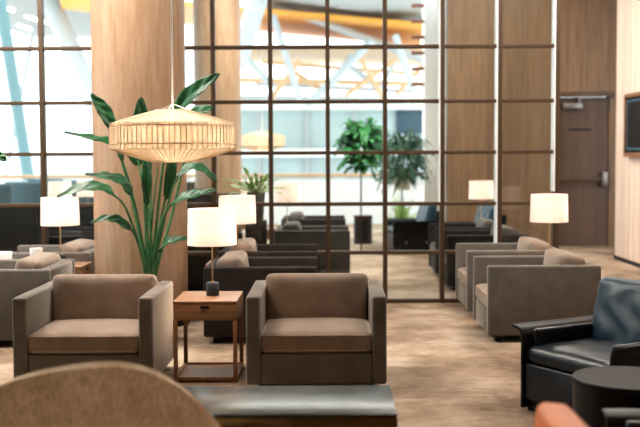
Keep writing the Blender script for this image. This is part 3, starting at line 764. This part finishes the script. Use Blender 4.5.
# ------------------------------------------------------------ black leather shell armchairs
def make_shell_chair(label):
    """origin at the front corner, x across the front, y towards the back"""
    W, D = 0.70, 0.70
    t = thing('leather_armchair', (0, 0, 0), 0, label, 'armchair')
    for s, xo in ((1, 0.0), (-1, W)):
        # side shell: upright sheet whose top rolls outwards
        prof = []
        outp = [(0.0, 0.015), (0.0, 0.40), (-0.008, 0.435), (-0.028, 0.455), (-0.085, 0.464)]
        inp = [(-0.085, 0.476), (-0.020, 0.470), (0.006, 0.450), (0.020, 0.415), (0.022, 0.015)]
        pts = [(xo + s * a, b) for a, b in outp + inp]
        bm = extrude_poly(bmesh.new(), pts, 0.0, D, 'xz')
        # the front upper corner is cut in a soft sweep towards the back
        for v in bm.verts:
            if v.co.y > D / 2 and v.co.z > 0.3: v.co.z -= 0.0
        bmesh.ops.bevel(bm, geom=[e for e in bm.edges], offset=0.003, segments=2, affect='EDGES')
        arm = link('side_shell', bm, MAT['shell'], t)
    bxo('front_panel', (0.024, W - 0.024, 0.012, 0.04, 0.065, 0.268), MAT['leather'], t, 0.008, 3)
    bxo('plinth', (0.024, W - 0.024, 0.03, D - 0.02, 0.0, 0.088), MAT['shell'], t, 0.006)
    bxo('seat_base', (0.024, W - 0.024, 0.042, D - 0.05, 0.088, 0.262), MAT['shell'], t, 0.006)
    link('seat_cushion', cushion(bmesh.new(), W / 2, 0.30, 0.318, W - 0.05, 0.58, 0.10, 0.04, 0.024, wr=0.005), MAT['leather'], t)
    for s, xo in ((1, 0.024), (-1, W - 0.024)):
        xa, xb = sorted((xo, xo + s * 0.045))
        bxo('arm_pad', (xa, xb, 0.06, D - 0.06, 0.27, 0.462), MAT['leather'], t, 0.018, 3)
    bm = cushion(bmesh.new(), 0, 0, 0, W - 0.05, 0.13, 0.46, 0.05, 0.022, wr=0.010, axis=1, n=18)
    bmesh.ops.rotate(bm, verts=bm.verts, cent=(0, 0, -0.2), matrix=Matrix.Rotation(R(-14), 3, 'X'))
    bmesh.ops.translate(bm, verts=bm.verts, vec=(W / 2, D - 0.185, 0.505))
    link('back_cushion', bm, MAT['leather_in'], t)['label'] = 'blue-black leather back cushion'
    bm = box(bmesh.new(), 0.024, W - 0.024, D - 0.035, D, 0.09, 0.60, 0.006)
    for v in bm.verts: v.co.y += max(0, v.co.z - 0.3) * 0.22
    link('back_shell', bm, MAT['shell'], t)
    for xo, sg in ((-0.001, -1), (W + 0.001, 1)):
        for y in (0.20, 0.50):
            r_ = link('rivet', lathe(bmesh.new(), [(0, 0), (0.016, 0), (0.014, 0.004), (0, 0.006)], 16), MAT['chrome'], t)
            r_.rotation_euler = (0, sg * R(90), 0); r_.location = (xo, y, 0.16)
    return t
LC = make_shell_chair('black leather armchair with rolled shell arms beside the round black table')
LC.location = (1.085, 5.86, 0); LC.rotation_euler = (0, 0, R(-60))
dup(LC, (1.035, 3.86, 0), R(-93), 'black armchair at the bottom right corner with only its rolled arm edge showing')
q = at(436, 240, 15.2)
dup(LC, (0.86, 15.9, 0), R(-82), 'black leather armchair side-on beyond the glass under the hanging greenery')
dup(LC, (1.62, 15.0, 0), R(-80), 'black leather armchair beyond the glass at the edge of the oak wall')
# round black side table
t = thing('round_table', (1.345, 4.62, 0), 0, 'round solid black table in front of the black leather armchair', 'side table')
link('drum', lathe(bmesh.new(), [(0, 0), (0.245, 0), (0.25, 0.005), (0.25, 0.425), (0, 0.425)], 72), MAT['shell'], t)
link('tabletop', lathe(bmesh.new(), [(0, 0.426), (0.250, 0.426), (0.253, 0.430), (0.253, 0.445), (0.250, 0.449), (0, 0.449)], 72), MAT['dark'], t)
q = at(363, 215, 17.0)
t = thing('round_table', (q.x, 17.0, 0), 0, 'dark round drum table beyond the glass near the green plants', 'side table')
link('drum', lathe(bmesh.new(), [(0, 0), (0.15, 0), (0.15, 0.44), (0, 0.44)], 40), MAT['shell'], t)
link('tabletop', lathe(bmesh.new(), [(0, 0.44), (0.155, 0.44), (0.155, 0.46), (0, 0.46)], 40), MAT['dark'], t)

# ------------------------------------------------------------ orange leather chair, only its back corner in view
t = thing('leather_chair', (0.652, 3.02, 0), 0, 'orange leather chair showing its back corner at the bottom edge', 'chair')
bm = cushion(bmesh.new(), 0, 0, 0, 0.105, 0.50, 0.34, 0.03, 0.008, axis=0)
bmesh.ops.rotate(bm, verts=bm.verts, cent=(0, 0, -0.17), matrix=Matrix.Rotation(R(5), 3, 'Y'))
bmesh.ops.translate(bm, verts=bm.verts, vec=(0.0, -0.12, 0.524))
link('backrest', bm, MAT['orange'], t)
link('seat', cushion(bmesh.new(), -0.22, -0.12, 0.40, 0.42, 0.48, 0.08, 0.03, 0.01), MAT['orange'], t)
for sx in (-0.38, -0.03):
    for sy in (-0.32, 0.08):
        link('leg', tube(bmesh.new(), [(sx, sy, 0.37), (sx, sy, 0)], [0.016, 0.012], 10), MAT['dark'], t)

# ------------------------------------------------------------ far lounge furniture and the hall beyond
def far_seat(x, y, rz, mat, label):
    t = thing('high_back_seat', (x, y, 0), rz, label, 'armchair')
    bxo('backrest', (-0.36, 0.36, 0.22, 0.36, 0.10, 1.0), mat, t, 0.05, 3)
    bxo('seat', (-0.27, 0.27, -0.32, 0.22, 0.10, 0.42), mat, t, 0.04, 3)
    for s in (-1, 1):
        xa, xb = sorted((s * 0.27, s * 0.36)); bxo('arm', (xa, xb, -0.32, 0.22, 0.10, 0.62), mat, t, 0.03, 3)
    for sx in (-0.28, 0.28):
        for sy in (-0.25, 0.28): bxo('leg', (sx - .02, sx + .02, sy - .02, sy + .02, 0, 0.11), MAT['dark'], t)
    return t
for px, Y, m, lab in [(-4, 17.2, 'bluegrey', 'blue-grey high-backed seat at the left edge beyond the glass'),
                      (30, 18.6, 'bluegrey', 'blue-grey high-backed seat beyond the glass, second from the left edge'),
                      (72, 19.5, 'teal', 'dark teal high-backed seat beyond the glass beside the column'),
                      (50, 20.8, 'teal', 'dark teal high-backed seat beyond the glass behind the left lamp'),
                      (93, 18.3, 'bluegrey', 'blue-grey high-backed seat beyond the glass against the left edge of the column'),
                      (200, 18.0, 'grey', 'grey high-backed seat seen between the two columns')]:
    far_seat(at(px, 200, Y).x, Y, PI, MAT[m], lab)
for px, Y, lab, big in [(60, 14.6, 'drum lamp beyond the glass behind the left lamp', 1), (88, 15.2, 'drum lamp beyond the glass at the left edge of the column', 1),
                   (250, 15.0, 'drum lamp beyond the glass behind the spiky plant', 1)]:
    x = at(px, 200, Y).x
    dup(T, (x, Y, 0), 0, 'walnut table under the ' + lab)
    lampcopy(x, Y, TH, 'white ' + lab)
# parapet and handrail at the edge of the lounge floor
pr = thing('parapet', (0, 22.0, 0), 0, 'white parapet with a wooden handrail far beyond the glass', 'railing')
bxo('panel', (-9, 3.2, -0.06, 0.06, 0.0, 0.93), MAT['white'], pr)
bxo('handrail', (-9, 3.2, -0.09, 0.09, 0.98, 1.05), MAT['railwood'], pr, 0.01)
bm = bmesh.new()
for k in range(12): box(bm, -8.9 + k, -8.87 + k, -0.015, 0.015, 0.93, 0.98)
link('bracket', bm, MAT['steel_white'], pr, smooth=False)
ft = bxo('hall_floor', (-40, 40, 23.6, 90, -0.6, -0.5), MAT['white']); struct(ft); ft.name = 'floor_hall'
# teal glass building across the hall
fb = thing('glass_building', (2.0, 44, 0), 0, 'pale teal glazed building far across the hall', 'building')
bxo('wall', (-7, 12, 0, 4, -0.5, 3.3), MAT['facade'], fb)
for k in range(10): bxo('mullion', (-6.9 + k * 2.0, -6.75 + k * 2.0, -0.15, 0, -0.5, 3.3), MAT['steel_white'], fb)
for z in (1.35, 3.3): bxo('floor_band', (-7.2, 12.2, -0.5, 0, z, z + 0.35), MAT['white'], fb)
w = bxo('window', (0.9, 2.7, -0.2, -0.01, 2.3, 3.28), MAT['navyglass'], fb)
lb = thing('glass_building', (-12.5, 50, 0), 0, 'low pale building at far left under the white struts', 'building')
bxo('wall', (-8, 6, 0, 4, -0.5, 1.5), MAT['white'], lb)
bxo('dark_base', (-8, 6, -0.3, 0, -0.5, 0.3), MAT['facade'], lb)

def beam(name, pts, rad, mat, label, cat='beam', group=None, n=14):
    o = link(name, tube(bmesh.new(), [at(*p) for p in pts], rad, n), mat)
    return tag(o, label, cat, group)
beam('leaning_strut', [(31, 195, 26), (-1, -8, 26)], 0.15, MAT['teal_steel'], 'slender teal leaning strut at the far left beyond the glass', 'strut')
beam('leaning_strut', [(108, 130, 30), (44, -12, 30)], 0.27, MAT['steel_white'], 'thick white leaning strut left of the column', 'strut')
beam('leaning_strut', [(236, 66, 32), (262, -12, 32)], 0.30, MAT['steel_white'], 'thick white leaning strut right of the slimmer column', 'strut')
beam('leaning_strut', [(5, 178, 45), (34, 27, 45)], 0.10, MAT['steel_white'], 'thin white leaning strut near the far left window', 'strut')
tr = thing('roof_truss', (0, 0, 0), 0, 'white tubular roof truss high beyond the glass', 'truss')
for pts, rad in [([(273, 15, 34), (300, 100, 34)], 0.11), ([(395, 35, 34), (415, 95, 34)], 0.11), ([(372, 40, 36), (330, 84, 36)], 0.14),
                 ([(330, 84, 36), (306, 104, 36)], 0.14), ([(243, 54, 36), (270, 84, 36)], 0.12), ([(345, 62, 38), (378, 88, 38)], 0.12),
                 ([(325, 90, 38), (352, 55, 38)], 0.10), ([(378, 90, 38), (396, 62, 38)], 0.10), ([(255, 84, 40), (425, 92, 40)], 0.09), ([(230, 98, 40), (425, 101, 40)], 0.12),
                 ([(262, 0, 40), (425, 60, 40)], 0.16), ([(330, -5, 40), (430, 24, 40)], 0.20)]:
    link('strut', tube(bmesh.new(), [at(*p) for p in pts], rad, 10), MAT['steel_white'], tr)
for pts, rad in [([(300, 60, 37), (270, 100, 37)], 0.10), ([(285, 66, 39), (330, 96, 39)], 0.10), ([(345, 96, 37), (395, 60, 37)], 0.09), ([(360, 58, 37), (384, 100, 37)], 0.09),
                 ([(240, 80, 38), (425, 84, 38)], 0.10), ([(262, 62, 38), (420, 74, 38)], 0.08), ([(396, 95, 39), (422, 66, 39)], 0.09)]:
    link('strut', tube(bmesh.new(), [at(*p) for p in pts], rad, 10), MAT['peach'], tr)['label'] = 'peach coloured strut'
def slab(name, quad, th, mat, label, cat):
    """thick roof board through four points"""
    P = [at(*q) for q in quad]
    bm = bmesh.new(); a = [bm.verts.new(p) for p in P]; b = [bm.verts.new(p + Vector((0, 0, th))) for p in P]
    bm.faces.new(a); bm.faces.new(b[::-1])
    for k in range(4): bm.faces.new((a[k], b[k], b[(k + 1) % 4], a[(k + 1) % 4]))
    bmesh.ops.recalc_face_normals(bm, faces=bm.faces)
    return tag(link(name, bm, mat, smooth=False), label, cat)
slab('roof_canopy', [(176, 4, 38), (180, 24, 50), (420, 47, 50), (424, 26, 38)], 0.12, MAT['orange_ceiling'], 'orange slatted roof canopy between the white beams beyond the glass', 'roof')
slab('roof_canopy', [(236, 47, 40), (236, 62, 52), (424, 66, 52), (424, 50, 40)], 0.10, MAT['peach'], 'peach coloured roof board below the orange canopy', 'roof')
slab('roof_canopy', [(-5, -22, 28), (-5, 36, 52), (180, 40, 52), (180, -22, 28)], 0.10, MAT['roof_grey'], 'pale grey roof at upper left above the white struts', 'roof')
slab('roof_canopy', [(60, 0, 27.5), (62, 9, 30), (96, 13, 30), (98, 2, 27.5)], 0.05, MAT['orange_ceiling'], 'small orange roof board beside the top of the column', 'roof')
slab('roof_canopy', [(250, -25, 30), (250, 10, 46), (430, 34, 46), (430, -25, 30)], 0.10, MAT['steel_white'], 'light grey sloping roof above the orange canopy', 'roof')
for x0, y0 in [(6, 7), (32, 17), (24, 26), (50, 22), (14, 32)]:
    def on_roof(px, py): return at(px, py, 1 / (0.0357 - (py + 22) / 58 * 0.01648))   # the roof's own plane
    a = on_roof(x0 - 6, y0 - 2); b = on_roof(x0 + 7, y0 + 2); dz = Vector((0, 0, 0.04))
    o = link('strip_light', tube(bmesh.new(), [a - dz, b - dz], 0.05, 8), MAT['strip'])
    tag(o, 'short glowing strip light under the pale roof at upper left', 'light', 'strip lights under the far roof')
